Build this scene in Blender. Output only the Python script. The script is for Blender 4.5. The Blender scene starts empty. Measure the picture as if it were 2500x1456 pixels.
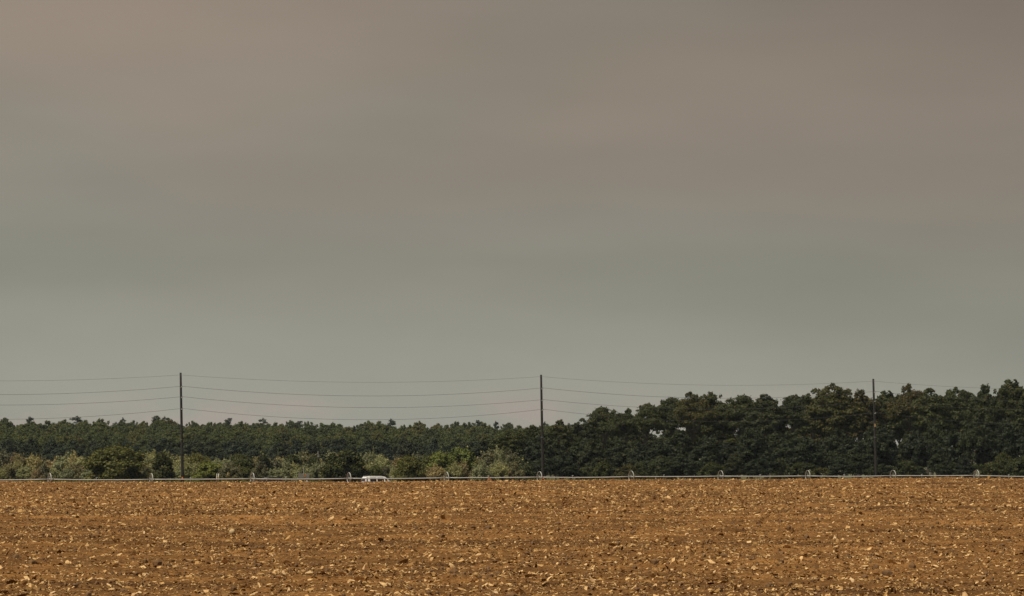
import bpy, bmesh, math
import numpy as np
from mathutils import Vector, Matrix

scene = bpy.context.scene
COL = scene.collection

# ------------------------------------------------------------------ camera
F = 8000.0 / 2500.0            # focal length in image widths (telephoto)
HORIZON = 1152.0               # eye level as a row of the 2500 x 1456 photograph
cam_d = bpy.data.cameras.new('camera')
cam_d.sensor_width = 36.0
cam_d.lens = 36.0 * F
cam_d.shift_y = (HORIZON - 728.0) / 2500.0
cam_d.clip_start = 0.5
cam_d.clip_end = 12000.0
cam = bpy.data.objects.new('camera', cam_d)
COL.objects.link(cam)
cam.location = (0, 0, 0)
cam.rotation_euler = (math.radians(90), 0, 0)
scene.camera = cam

# ------------------------------------------------------------------ world / sky
SUN_EL, SUN_AZ = math.radians(57), math.radians(228)   # azimuth clockwise from +Y: left, a little behind the camera
world = bpy.data.worlds.new('World')
scene.world = world
world.use_nodes = True
wt = world.node_tree
for n in list(wt.nodes):
    wt.nodes.remove(n)


def wn(kind, **kw):
    n = wt.nodes.new(kind)
    for k, v in kw.items():
        setattr(n, k, v)
    return n


def s2l(r, g, b):
    f = lambda c: ((c / 255 + 0.055) / 1.055) ** 2.4 if c > 10.31 else c / 255 / 12.92
    return (f(r), f(g), f(b), 1)


out = wn('ShaderNodeOutputWorld')
sky = wn('ShaderNodeTexSky', sky_type='NISHITA')
sky.sun_disc = False
sky.sun_elevation = SUN_EL
sky.sun_rotation = SUN_AZ
sky.dust_density = 4.0
bg_sky = wn('ShaderNodeBackground')
bg_sky.inputs['Strength'].default_value = 0.06
wt.links.new(sky.outputs[0], bg_sky.inputs['Color'])
tc = wn('ShaderNodeTexCoord')
sep = wn('ShaderNodeSeparateXYZ')
wt.links.new(tc.outputs['Generated'], sep.inputs[0])


def cloud_noise(scale3, scale, detail, rough, loc=(0, 0, 0), rot=(0, 0, 0)):
    mp = wn('ShaderNodeMapping')
    mp.inputs['Scale'].default_value = scale3
    mp.inputs['Location'].default_value = loc
    mp.inputs['Rotation'].default_value = rot
    wt.links.new(tc.outputs['Generated'], mp.inputs['Vector'])
    nz = wn('ShaderNodeTexNoise')
    nz.inputs['Scale'].default_value = scale
    nz.inputs['Detail'].default_value = detail
    nz.inputs['Roughness'].default_value = rough
    wt.links.new(mp.outputs[0], nz.inputs['Vector'])
    return nz.outputs['Fac']


def ramp(fac, stops):
    r = wn('ShaderNodeValToRGB')
    e = r.color_ramp.elements
    while len(e) < len(stops):
        e.new(0.5)
    for el, (p, c) in zip(e, stops):
        el.position = p
        el.color = c
    r.color_ramp.interpolation = 'EASE' if len(stops) == 2 else 'LINEAR'
    wt.links.new(fac, r.inputs[0])
    return r.outputs[0]


def mixc(fac, a, b, mode='MIX'):
    m = wn('ShaderNodeMix', data_type='RGBA', blend_type=mode)
    if isinstance(fac, float):
        m.inputs[0].default_value = fac
    else:
        wt.links.new(fac, m.inputs[0])
    for sock, v in ((m.inputs[6], a), (m.inputs[7], b)):
        if isinstance(v, tuple):
            sock.default_value = v
        else:
            wt.links.new(v, sock)
    return m.outputs[2]


G_LOC = (2.296, 4.459, 4.045)
W_LOC = (4.873, 8.452, 3.431)
# layered stratus: lighter and greener towards the horizon, browner and duller above
elev = wn('ShaderNodeMapRange')
elev.inputs[1].default_value = 0.0
elev.inputs[2].default_value = 0.16
wt.links.new(sep.outputs['Z'], elev.inputs[0])
base = ramp(elev.outputs[0], [(0.0, s2l(163, 161, 150)), (0.22, s2l(156, 155, 143)), (0.40, s2l(143, 140, 128)), (0.55, s2l(147, 137, 125)),
                              (0.78, s2l(149, 136, 122)), (1.0, s2l(139, 126, 114))])
n1 = cloud_noise((1, 1, 2.6), 4.0, 2.0, 0.4, G_LOC, (0, 0.06, 0))
green = mixc(ramp(n1, [(0.46, (0, 0, 0, 1)), (0.70, (0.6, 0.6, 0.6, 1))]), base, s2l(128, 131, 120))
n2 = cloud_noise((1, 1, 2.6), 4.0, 3.0, 0.45, W_LOC, (0, -0.14, 0))
up = wn('ShaderNodeMapRange', interpolation_type='SMOOTHSTEP')
up.inputs[1].default_value = 0.25
up.inputs[2].default_value = 0.70
wt.links.new(elev.outputs[0], up.inputs[0])
wf = wn('ShaderNodeMath', operation='MULTIPLY')
wt.links.new(up.outputs[0], wf.inputs[0])
wt.links.new(ramp(n2, [(0.46, (0, 0, 0, 1)), (0.72, (0.55, 0.55, 0.55, 1))]), wf.inputs[1])
warm = mixc(wf.outputs[0], green, s2l(155, 139, 123))
n3 = cloud_noise((1, 1, 4.5), 7.0, 4.0, 0.5, (0.4, 0, 0.9))
lum = ramp(n3, [(0.25, (0.94, 0.94, 0.94, 1)), (0.75, (1.05, 1.05, 1.05, 1))])
warm = mixc(1.0, warm, lum, 'MULTIPLY')
# the cloud deck is a little brighter on the side where the veiled sun stands
side = wn('ShaderNodeMapRange', interpolation_type='SMOOTHSTEP')
side.inputs[1].default_value = -0.22
side.inputs[2].default_value = 0.22
side.inputs[3].default_value = 1.10
side.inputs[4].default_value = 0.74
wt.links.new(sep.outputs['X'], side.inputs[0])
high = wn('ShaderNodeMix', data_type='FLOAT')
wt.links.new(elev.outputs[0], high.inputs[0])
high.inputs[2].default_value = 1.0
wt.links.new(side.outputs[0], high.inputs[3])
warm = mixc(1.0, warm, high.outputs[0], 'MULTIPLY')
# faint pinkish cumulus low over the woods
low = wn('ShaderNodeMapRange', interpolation_type='SMOOTHSTEP')
low.inputs[1].default_value = 0.027
low.inputs[2].default_value = 0.018
wt.links.new(sep.outputs['Z'], low.inputs[0])
n4 = cloud_noise((1, 1, 2.4), 22.0, 6.0, 0.55, (7.6, 0, 0))
puff = wn('ShaderNodeMath', operation='MULTIPLY')
wt.links.new(low.outputs[0], puff.inputs[0])
wt.links.new(ramp(n4, [(0.45, (0, 0, 0, 1)), (0.62, (0.50, 0.50, 0.50, 1))]), puff.inputs[1])
clouds = mixc(puff.outputs[0], warm, s2l(174, 158, 148))
bg_cl = wn('ShaderNodeBackground')
bg_cl.inputs['Strength'].default_value = 1.0
wt.links.new(clouds, bg_cl.inputs['Color'])
mixw = wn('ShaderNodeMixShader')
mixw.inputs[0].default_value = 0.95
wt.links.new(bg_sky.outputs[0], mixw.inputs[1])
wt.links.new(bg_cl.outputs[0], mixw.inputs[2])
wt.links.new(mixw.outputs[0], out.inputs['Surface'])

# ------------------------------------------------------------------ veiled sun
sun_d = bpy.data.lights.new('sun', 'SUN')
sun_d.energy = 4.8
sun_d.angle = math.radians(24)
sun_d.color = (1.0, 0.93, 0.82)
sun = bpy.data.objects.new('sun', sun_d)
COL.objects.link(sun)
sd = Vector((math.sin(SUN_AZ) * math.cos(SUN_EL), math.cos(SUN_AZ) * math.cos(SUN_EL), math.sin(SUN_EL)))
sun.rotation_euler = sd.to_track_quat('Z', 'Y').to_euler()

scene.view_settings.view_transform = 'Standard'
scene.view_settings.look = 'None'
scene.view_settings.exposure = 0.0
scene.view_settings.gamma = 1.0
scene.view_settings.use_curve_mapping = False
scene.cycles.use_denoising = True
scene.cycles.max_bounces = 6
scene.cycles.transparent_max_bounces = 8

# ================================================================== helpers
rng = np.random.default_rng(11)
PHI = math.radians(21.4)                       # the road, pole line and pipe recede to the right at this angle
PV = np.array([math.cos(PHI), math.sin(PHI)])  # along
NV = np.array([-math.sin(PHI), math.cos(PHI)])  # across, away from the camera


def X_at(px, Y):
    return (px - 1250.0) / 8000.0 * Y


def Z_at(py, Y):
    return (HORIZON - py) / 8000.0 * Y


def Y_on(px, n):
    """depth at which the sight line of column px meets the line 'across = n'"""
    return n / (NV[0] * (px - 1250.0) / 8000.0 + NV[1])


def tag(o, label=None, cat=None, group=None, kind=None):
    for k, v in (('label', label), ('category', cat), ('group', group), ('kind', kind)):
        if v:
            o[k] = v
    return o


def link(name, me, parent=None, mat=None):
    o = bpy.data.objects.new(name, me)
    COL.objects.link(o)
    if parent:
        o.parent = parent
    if mat is not None and me is not None and not me.materials:
        me.materials.append(mat)
    return o


def empty(name, loc=(0, 0, 0), rz=0.0):
    o = bpy.data.objects.new(name, None)
    o.empty_display_size = 0.5
    COL.objects.link(o)
    o.location = loc
    o.rotation_euler = (0, 0, rz)
    return o


def mesh_np(name, verts, faces, mat=None, smooth=False):
    """verts (n,3), faces (m,k) with one k"""
    me = bpy.data.meshes.new(name)
    verts = np.ascontiguousarray(verts, dtype=np.float32)
    faces = np.ascontiguousarray(faces, dtype=np.int32)
    m, k = faces.shape
    me.vertices.add(len(verts))
    me.vertices.foreach_set('co', verts.ravel())
    me.loops.add(m * k)
    me.loops.foreach_set('vertex_index', faces.ravel())
    me.polygons.add(m)
    me.polygons.foreach_set('loop_start', np.arange(m, dtype=np.int32) * k)
    me.polygons.foreach_set('loop_total', np.full(m, k, dtype=np.int32))
    me.polygons.foreach_set('use_smooth', np.full(m, smooth))
    me.update(calc_edges=True)
    if mat:
        me.materials.append(mat)
    return me


class MB:
    """collects simple solids into one mesh"""

    def __init__(self):
        self.bm = bmesh.new()

    def box(self, c, s, rot=None, bevel=0.0):
        m = Matrix.Translation(c) @ (rot if rot is not None else Matrix.Identity(4)) @ Matrix.Diagonal((s[0], s[1], s[2], 1))
        r = bmesh.ops.create_cube(self.bm, size=1.0, matrix=m)
        if bevel:
            es = list({e for v in r['verts'] for e in v.link_edges})
            bmesh.ops.bevel(self.bm, geom=es, offset=bevel, segments=2, affect='EDGES', profile=0.6)
        return self

    def tube(self, pts, radii, seg=8, cap=True):
        pts = [Vector(p) for p in pts]
        if not hasattr(radii, '__len__'):
            radii = [radii] * len(pts)
        rings = []
        for i, p in enumerate(pts):
            d = (pts[min(i + 1, len(pts) - 1)] - pts[max(i - 1, 0)]).normalized()
            a = d.orthogonal().normalized() if abs(d.z) > 0.95 else d.cross(Vector((0, 0, 1))).normalized()
            b = d.cross(a)
            rings.append([self.bm.verts.new(p + (a * math.cos(t) + b * math.sin(t)) * radii[i])
                          for t in (2 * math.pi * j / seg for j in range(seg))])
        for r0, r1 in zip(rings, rings[1:]):
            for j in range(seg):
                self.bm.faces.new((r0[j], r0[(j + 1) % seg], r1[(j + 1) % seg], r1[j]))
        if cap:
            self.bm.faces.new(rings[0][::-1])
            self.bm.faces.new(rings[-1])
        return self

    def prism(self, prof, y0, y1, taper=None, bevel=0.0):
        """profile in x,z extruded along y; taper(x,z) -> inset of the sides at that point"""
        f = taper or (lambda x, z: 0.0)
        a = [self.bm.verts.new((x, y0 + f(x, z), z)) for x, z in prof]
        b = [self.bm.verts.new((x, y1 - f(x, z), z)) for x, z in prof]
        fs = [self.bm.faces.new(a[::-1]), self.bm.faces.new(b)]
        n = len(prof)
        for i in range(n):
            fs.append(self.bm.faces.new((a[i], a[(i + 1) % n], b[(i + 1) % n], b[i])))
        if bevel:
            es = list({e for v in a + b for e in v.link_edges})
            bmesh.ops.bevel(self.bm, geom=es, offset=bevel, segments=2, affect='EDGES', profile=0.6)
        return self

    def ring(self, R, w, t, seg=36, axis='x'):
        """flat band of radius R, width w along the axis, thickness t"""
        sec = [(-w / 2, R - t), (w / 2, R - t), (w / 2, R), (-w / 2, R)]
        rings = []
        for i in range(seg):
            a = 2 * math.pi * i / seg
            ring = []
            for (u, r) in sec:
                p = (u, r * math.cos(a), r * math.sin(a)) if axis == 'x' else (r * math.cos(a), u, r * math.sin(a))
                ring.append(self.bm.verts.new(p))
            rings.append(ring)
        for i in range(seg):
            r0, r1 = rings[i], rings[(i + 1) % seg]
            for j in range(4):
                self.bm.faces.new((r0[j], r0[(j + 1) % 4], r1[(j + 1) % 4], r1[j]))
        return self

    def mesh(self, name, mat=None, smooth=False):
        bmesh.ops.recalc_face_normals(self.bm, faces=self.bm.faces)
        me = bpy.data.meshes.new(name)
        self.bm.to_mesh(me)
        self.bm.free()
        if mat:
            me.materials.append(mat)
        if smooth:
            for p in me.polygons:
                p.use_smooth = True
        return me

    def build(self, name, mat, parent=None, smooth=False):
        return link(name, self.mesh(name, mat, smooth), parent)


# ------------------------------------------------------------------ materials
def new_mat(name):
    m = bpy.data.materials.new(name)
    m.use_nodes = True
    nt = m.node_tree
    return m, nt, nt.nodes['Principled BSDF']


def nd(nt, kind, **kw):
    n = nt.nodes.new(kind)
    for k, v in kw.items():
        setattr(n, k, v)
    return n


def nramp(nt, fac, stops):
    r = nd(nt, 'ShaderNodeValToRGB')
    e = r.color_ramp.elements
    while len(e) < len(stops):
        e.new(0.5)
    for el, (p, c) in zip(e, stops):
        el.position = p
        el.color = tuple(c) + ((1,) if len(c) == 3 else ())
    nt.links.new(fac, r.inputs[0])
    return r.outputs[0]


def nnoise(nt, scale, detail=4.0, rough=0.55, coord='Object', stretch=(1, 1, 1)):
    t = nd(nt, 'ShaderNodeTexCoord')
    mp = nd(nt, 'ShaderNodeMapping')
    mp.inputs['Scale'].default_value = stretch
    nt.links.new(t.outputs[coord], mp.inputs[0])
    n = nd(nt, 'ShaderNodeTexNoise')
    n.inputs['Scale'].default_value = scale
    n.inputs['Detail'].default_value = detail
    n.inputs['Roughness'].default_value = rough
    nt.links.new(mp.outputs[0], n.inputs['Vector'])
    return n.outputs['Fac']


def nmix(nt, fac, a, b, mode='MIX'):
    m = nd(nt, 'ShaderNodeMix', data_type='RGBA', blend_type=mode)
    if isinstance(fac, (int, float)):
        m.inputs[0].default_value = fac
    else:
        nt.links.new(fac, m.inputs[0])
    for sock, v in ((m.inputs[6], a), (m.inputs[7], b)):
        if isinstance(v, tuple):
            sock.default_value = v if len(v) == 4 else v + (1,)
        else:
            nt.links.new(v, sock)
    return m.outputs[2]


def plain(name, c, rough=0.6, metal=0.0, noise=0.25, scale=6.0, c2=None):
    m, nt, b = new_mat(name)
    b.inputs['Roughness'].default_value = rough
    b.inputs['Metallic'].default_value = metal
    c2 = c2 or tuple(x * (1 - noise) for x in c)
    nt.links.new(nramp(nt, nnoise(nt, scale), [(0.3, c2), (0.7, c)]), b.inputs['Base Color'])
    return m


def leaf_mat(name, dark, light, warm, trans=0.25):
    """foliage: colour differs from leaf to leaf and from plant to plant"""
    m, nt, b = new_mat(name)
    geo = nd(nt, 'ShaderNodeNewGeometry')
    oi = nd(nt, 'ShaderNodeObjectInfo')
    c = nramp(nt, geo.outputs['Random Per Island'], [(0.0, dark), (0.55, light), (0.9, light), (1.0, warm)])
    v = nramp(nt, oi.outputs['Random'], [(0.0, (0.70, 0.74, 0.72)), (0.25, (0.90, 0.95, 0.88)), (0.5, (1.0, 1.04, 0.85)), (0.75, (1.16, 1.12, 0.84)), (0.9, (1.3, 1.14, 0.88)), (1.0, (1.26, 1.0, 0.84))])
    c = nmix(nt, 1.0, c, v, 'MULTIPLY')
    nt.links.new(c, b.inputs['Base Color'])
    b.inputs['Roughness'].default_value = 0.65
    b.inputs['Specular IOR Level'].default_value = 0.25
    tr = nd(nt, 'ShaderNodeBsdfTranslucent')
    nt.links.new(c, tr.inputs[0])
    mx = nd(nt, 'ShaderNodeMixShader')
    mx.inputs[0].default_value = trans
    nt.links.new(b.outputs[0], mx.inputs[1])
    nt.links.new(tr.outputs[0], mx.inputs[2])
    nt.links.new(mx.outputs[0], nt.nodes['Material Output'].inputs[0])
    return m


M = {}
M['bark'] = plain('bark', (0.085, 0.068, 0.052), 0.9, noise=0.5, scale=3)
M['pale_bark'] = plain('pale_bark', (0.33, 0.29, 0.24), 0.9, noise=0.4, scale=3)
M['oak'] = leaf_mat('oak_leaves', (0.011, 0.014, 0.004), (0.053, 0.060, 0.016), (0.092, 0.070, 0.022))
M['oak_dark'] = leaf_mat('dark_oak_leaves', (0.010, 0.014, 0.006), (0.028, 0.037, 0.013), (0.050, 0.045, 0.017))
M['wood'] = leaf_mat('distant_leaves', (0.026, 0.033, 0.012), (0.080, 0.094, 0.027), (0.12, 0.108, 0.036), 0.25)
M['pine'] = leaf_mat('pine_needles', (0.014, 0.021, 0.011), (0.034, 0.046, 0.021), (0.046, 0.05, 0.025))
M['olive'] = leaf_mat('olive_green_leaves', (0.042, 0.046, 0.011), (0.100, 0.105, 0.027), (0.15, 0.115, 0.035), 0.25)
M['silver'] = leaf_mat('grey_green_leaves', (0.13, 0.13, 0.066), (0.29, 0.285, 0.145), (0.36, 0.31, 0.175), 0.25)
M['brown'] = leaf_mat('brownish_leaves', (0.085, 0.078, 0.043), (0.18, 0.165, 0.090), (0.24, 0.19, 0.105), 0.25)
M['bright'] = leaf_mat('yellow_green_leaves', (0.075, 0.090, 0.022), (0.155, 0.175, 0.045), (0.22, 0.21, 0.06), 0.25)
M['grass_blade'] = leaf_mat('grass_blades', (0.06, 0.07, 0.018), (0.13, 0.135, 0.04), (0.24, 0.195, 0.08), 0.3)


# ploughed soil
def soil_nodes(nt, b):
    fine = nnoise(nt, 16.0, 6.0, 0.65)
    mid = nnoise(nt, 1.1, 5.0, 0.6)
    big = nnoise(nt, 0.10, 3.0, 0.5, stretch=(0.6, 2.2, 1))
    c = nramp(nt, fine, [(0.25, (0.115, 0.056, 0.018)), (0.5, (0.205, 0.106, 0.035)), (0.72, (0.37, 0.207, 0.076))])
    c = nmix(nt, 1.0, c, nramp(nt, mid, [(0.3, (0.58, 0.55, 0.52)), (0.7, (1.15, 1.12, 1.06))]), 'MULTIPLY')
    c = nmix(nt, 1.0, c, nramp(nt, big, [(0.32, (0.66, 0.64, 0.62)), (0.66, (1.15, 1.12, 1.05))]), 'MULTIPLY')
    streak = nnoise(nt, 0.45, 4.0, 0.55, stretch=(0.22, 1.5, 1))
    c = nmix(nt, 1.0, c, nramp(nt, streak, [(0.34, (0.60, 0.57, 0.55)), (0.62, (1.14, 1.12, 1.08))]), 'MULTIPLY')
    nt.links.new(c, b.inputs['Base Color'])
    b.inputs['Roughness'].default_value = 0.95
    b.inputs['Specular IOR Level'].default_value = 0.1
    bp = nd(nt, 'ShaderNodeBump')
    bp.inputs['Strength'].default_value = 0.9
    bp.inputs['Distance'].default_value = 0.05
    nt.links.new(nnoise(nt, 9.0, 6.0, 0.7), bp.inputs['Height'])
    nt.links.new(bp.outputs[0], b.inputs['Normal'])


m, nt, b = new_mat('ploughed_soil')
soil_nodes(nt, b)
M['soil'] = m
M['clod'] = plain('soil_clod', (0.17, 0.088, 0.029), 0.95, noise=0.5, scale=9)
M['red_soil'] = plain('reddish_soil', (0.20, 0.09, 0.034), 0.95, noise=0.45, scale=14)

m, nt, b = new_mat('dry_husk')
geo = nd(nt, 'ShaderNodeNewGeometry')
c = nramp(nt, geo.outputs['Random Per Island'], [(0.0, (0.085, 0.040, 0.012)), (0.18, (0.175, 0.092, 0.027)), (0.40, (0.32, 0.182, 0.058)),
                                                 (0.64, (0.47, 0.292, 0.110)), (1.0, (0.63, 0.43, 0.205))])
c = nmix(nt, 1.0, c, nramp(nt, nnoise(nt, 30.0, 3.0), [(0.3, (0.75, 0.72, 0.68)), (0.7, (1.08, 1.06, 1.04))]), 'MULTIPLY')
nt.links.new(c, b.inputs['Base Color'])
b.inputs['Roughness'].default_value = 0.75
b.inputs['Specular IOR Level'].default_value = 0.2
M['husk'] = m
m, nt, b = new_mat('pale_husk')
oi = nd(nt, 'ShaderNodeObjectInfo')
c = nramp(nt, oi.outputs['Random'], [(0.0, (0.33, 0.195, 0.072)), (0.5, (0.45, 0.285, 0.118)), (1.0, (0.57, 0.40, 0.205))])
c = nmix(nt, 1.0, c, nramp(nt, nnoise(nt, 26.0, 3.0), [(0.3, (0.74, 0.70, 0.66)), (0.7, (1.05, 1.05, 1.04))]), 'MULTIPLY')
nt.links.new(c, b.inputs['Base Color'])
b.inputs['Roughness'].default_value = 0.75
M['pale_husk'] = m

m, nt, b = new_mat('meadow')
c = nramp(nt, nnoise(nt, 0.5, 6.0, 0.65), [(0.3, (0.035, 0.04, 0.014)), (0.55, (0.07, 0.072, 0.025)), (0.75, (0.13, 0.10, 0.045))])
nt.links.new(c, b.inputs['Base Color'])
b.inputs['Roughness'].default_value = 0.95
M['meadow'] = m
M['asphalt'] = plain('asphalt', (0.055, 0.054, 0.052), 0.9, noise=0.3, scale=4)
M['line_yellow'] = plain('yellow_road_paint', (0.55, 0.38, 0.06), 0.7, noise=0.3)
M['line_white'] = plain('white_road_paint', (0.7, 0.7, 0.67), 0.7, noise=0.3)
M['alu'] = plain('weathered_aluminium', (0.48, 0.475, 0.445), 0.5, metal=0.0, noise=0.16, scale=1.2)
M['galv'] = plain('galvanised_steel', (0.45, 0.455, 0.42), 0.5, metal=0.0, noise=0.25, scale=5)
M['pole'] = plain('creosoted_pole', (0.018, 0.014, 0.011), 0.95, noise=0.4, scale=2)
M['wire'] = plain('wire_metal', (0.09, 0.09, 0.085), 0.6, metal=0.3)
M['porcelain'] = plain('grey_porcelain', (0.42, 0.43, 0.42), 0.25, noise=0.15)
M['orange'] = plain('orange_plastic', (0.55, 0.17, 0.04), 0.5, noise=0.25)
M['rust'] = plain('rusty_orange_paint', (0.34, 0.13, 0.05), 0.7, noise=0.3)
M['tan_tag'] = plain('tan_tag_paint', (0.62, 0.40, 0.16), 0.6)
M['white_paint'] = plain('white_car_paint', (0.78, 0.765, 0.735), 0.3, noise=0.06, scale=2)
M['dark_paint'] = plain('dark_car_paint', (0.020, 0.021, 0.024), 0.25, noise=0.2)
M['tyre'] = plain('tyre_rubber', (0.02, 0.02, 0.02), 0.85)
M['rim'] = plain('wheel_rim', (0.45, 0.45, 0.44), 0.35, metal=0.7)
M['chrome'] = plain('chrome_trim', (0.7, 0.71, 0.70), 0.2, metal=0.8, noise=0.1)
M['red_lens'] = plain('red_lens', (0.35, 0.02, 0.02), 0.2)
M['clear_lens'] = plain('clear_lens', (0.72, 0.72, 0.70), 0.12)
m, nt, b = new_mat('car_glass')
b.inputs['Base Color'].default_value = (0.012, 0.013, 0.014, 1)
b.inputs['Roughness'].default_value = 0.08
b.inputs['Specular IOR Level'].default_value = 0.35
M['glass'] = m
m, nt, b = new_mat('windscreen_glass')
b.inputs['Base Color'].default_value = (0.03, 0.035, 0.035, 1)
b.inputs['Roughness'].default_value = 0.08
b.inputs['IOR'].default_value = 1.9
M['screen'] = m
M['post_white'] = plain('white_post_paint', (0.78, 0.77, 0.72), 0.6, noise=0.15)
M['post_cream'] = plain('cream_sleeve', (0.72, 0.62, 0.40), 0.6, noise=0.2)
M['grey_board'] = plain('weathered_grey_boards', (0.20, 0.18, 0.155), 0.9, noise=0.5, scale=7)

# ================================================================== terrain
_P = np.random.default_rng(5).random((256, 256)).astype(np.float32)


def vnoise(x, y, seed=0):
    x = x + seed * 37.3
    y = y + seed * 91.7
    xi = np.floor(x).astype(int)
    yi = np.floor(y).astype(int)
    fx = x - xi
    fy = y - yi
    fx = fx * fx * (3 - 2 * fx)
    fy = fy * fy * (3 - 2 * fy)
    a = _P[xi & 255, yi & 255]
    b_ = _P[(xi + 1) & 255, yi & 255]
    c_ = _P[xi & 255, (yi + 1) & 255]
    d_ = _P[(xi + 1) & 255, (yi + 1) & 255]
    return (a * (1 - fx) + b_ * fx) * (1 - fy) + (c_ * (1 - fx) + d_ * fx) * fy


CREST = 190.0
CREST_PX = [-900, 0, 350, 600, 900, 1100, 1320, 1500, 1760, 2000, 2180, 2350, 2500, 3400]
CREST_ROW = [1176, 1175.5, 1176.5, 1177, 1176.5, 1174.5, 1173.5, 1171.5, 1170.5, 1169, 1167.5, 1166, 1168, 1172]
PIPE_N = 369.5
WHEEL_PX = [121, 369, 616, 852, 1090, 1317, 1541, 1759, 1972, 2180, 2384]
PIPE_ROW = [1170.5, 1171, 1169.5, 1168.5, 1167, 1165.5, 1164, 1163, 1162.5, 1161.8, 1161.3]
WHEEL_R = 0.72
PIPE_S0 = None


def s_of(x, y):
    return x * PV[0] + y * PV[1]


def n_of(x, y):
    return x * NV[0] + y * NV[1]


_wy = [Y_on(p, PIPE_N) for p in WHEEL_PX]
_ws = [s_of(X_at(p, y), y) for p, y in zip(WHEEL_PX, _wy)]
_wz = [Z_at(r, y) - WHEEL_R for r, y in zip(PIPE_ROW, _wy)]


def terrain(x, y):
    """smooth ground height; the eye is at z = 0"""
    x = np.asarray(x, float)
    y = np.asarray(y, float)
    px = 1250 + x / np.maximum(y, 30) * 8000
    crest_z = -(np.interp(px, CREST_PX, CREST_ROW) - HORIZON) / 8000 * CREST
    t = np.clip((y - 50) / (CREST - 50), 0, 1)
    near = -1.93 + (crest_z + 1.93) * t
    # rounded brow
    near = near - 0.10 * np.clip((y - 176) / 14, 0, 1) ** 2 * 0.4
    n = n_of(x, y)
    s = s_of(x, y)
    zp = np.interp(s, _ws, _wz)
    far = np.interp(n, [300, PIPE_N - 6, PIPE_N + 6, 424, 431, 446, 452, 760, 1080, 9000], [0] * 10)
    f1 = np.clip((n - 300) / (PIPE_N - 6 - 300), 0, 1)
    f2 = np.clip((n - PIPE_N - 6) / (424 - PIPE_N - 6), 0, 1)
    far = (-1.8) * (1 - f1) + zp * f1
    far = far * (1 - f2) + (-2.5) * f2
    far2 = np.interp(n, [424, 431, 446, 453, 760, 900, 1080, 1350, 9000], [-2.5, -2.6, -2.6, -1.75, -1.7, -0.8, 3.2, 12.5, 12.5])
    far = np.where(n > 424, far2, far)
    y1 = np.maximum((300 - x * NV[0]) / NV[1], 230)
    g = np.clip((y - CREST) / (y1 - CREST), 0, 1)
    g1 = np.clip((y - CREST) / 28.0, 0, 1)
    mid = crest_z - 0.04 - 0.45 * g1 * g1 + (-1.8 - crest_z + 0.49) * g
    return np.where(y <= CREST, near, np.where(y < y1, mid, far))


def rough(x, y):
    """ploughed relief of the field"""
    ridge = 0.020 * np.sin((y * 0.985 + x * 0.16) * 2 * math.pi / 1.5 + 3 * vnoise(x * 0.4, y * 0.4, 1))
    z = ridge * (0.3 + vnoise(x * 0.15, y * 0.3, 2))
    z = z + 0.10 * (vnoise(x / 1.4, y / 1.7, 3) - 0.5)
    z = z + 0.066 * (vnoise(x / 0.45, y / 0.5, 4) - 0.5)
    z = z + 0.044 * (vnoise(x / 0.18, y / 0.2, 5) - 0.5)
    z = z + 0.030 * (vnoise(x / 0.08, y / 0.09, 6) - 0.5)
    return z


def field_z(x, y):
    fade = np.clip((y - 214) / 30, 0, 1)
    return terrain(x, y) + rough(x, y) * (1 - 0.8 * fade)


ys = [30.0]
while ys[-1] < 44:
    ys.append(ys[-1] + 0.5)
while ys[-1] < 214:
    ys.append(ys[-1] * 1.0027)
while ys[-1] < 430:
    ys.append(ys[-1] * 1.02)
ys = np.array(ys)
ncol = 560
us = np.linspace(-1, 1, ncol) * 0.156 * 1.28
UU, YY = np.meshgrid(us, ys)
XX = UU * YY
ZZ = field_z(XX, YY)
nr = len(ys)
idx = np.arange(nr * ncol).reshape(nr, ncol)
quads = np.stack([idx[:-1, :-1], idx[:-1, 1:], idx[1:, 1:], idx[1:, :-1]], -1).reshape(-1, 4)
field = link('ploughed_field', mesh_np('ploughed_field', np.stack([XX, YY, ZZ], -1).reshape(-1, 3), quads, M['soil'], True))
tag(field, 'brown ploughed field covered in dry crop litter', 'field', kind='structure')

# wide ground sheet to the horizon, sunk below the field where both exist
gy = np.concatenate([np.linspace(-300, 400, 36), np.linspace(405, 500, 60), np.linspace(520, 1200, 60), np.linspace(1300, 2600, 8)])
gu = np.concatenate([np.linspace(-1400, -420, 8), np.linspace(-400, 400, 161), np.linspace(420, 1400, 8)])
GX, GY = np.meshgrid(gu, gy)
GZ = terrain(GX, np.maximum(GY, 30))
sink = np.where((GY < 425) & (np.abs(GX) < 0.156 * 1.45 * np.maximum(GY, 40) + 8), 0.45, 0.0)
GZ = GZ - sink - 0.02
i2 = np.arange(GX.size).reshape(GX.shape)
q2 = np.stack([i2[:-1, :-1], i2[:-1, 1:], i2[1:, 1:], i2[1:, :-1]], -1).reshape(-1, 4)
ground = link('ground', mesh_np('ground', np.stack([GX, GY, GZ], -1).reshape(-1, 3), q2, M['meadow'], True))
tag(ground, 'grassy ground beyond the ploughed field', 'ground', kind='structure')


def ground_at(x, y):
    return float(terrain(np.array([x]), np.array([y]))[0])


def world_ns(n, s, z=0.0):
    return Vector((NV[0] * n + PV[0] * s, NV[1] * n + PV[1] * s, z))


# road
ROAD_N = 438.5


def strip(name, n0, n1, z, mat, parent=None, s0=-260, s1=420, step=20):
    ss = np.arange(s0, s1 + 1, step)
    v = []
    for s in ss:
        v += [world_ns(n0, s, z), world_ns(n1, s, z)]
    k = np.arange(len(ss) - 1) * 2
    return link(name, mesh_np(name, np.array(v), np.stack([k, k + 2, k + 3, k + 1], -1), mat), parent)


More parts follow.
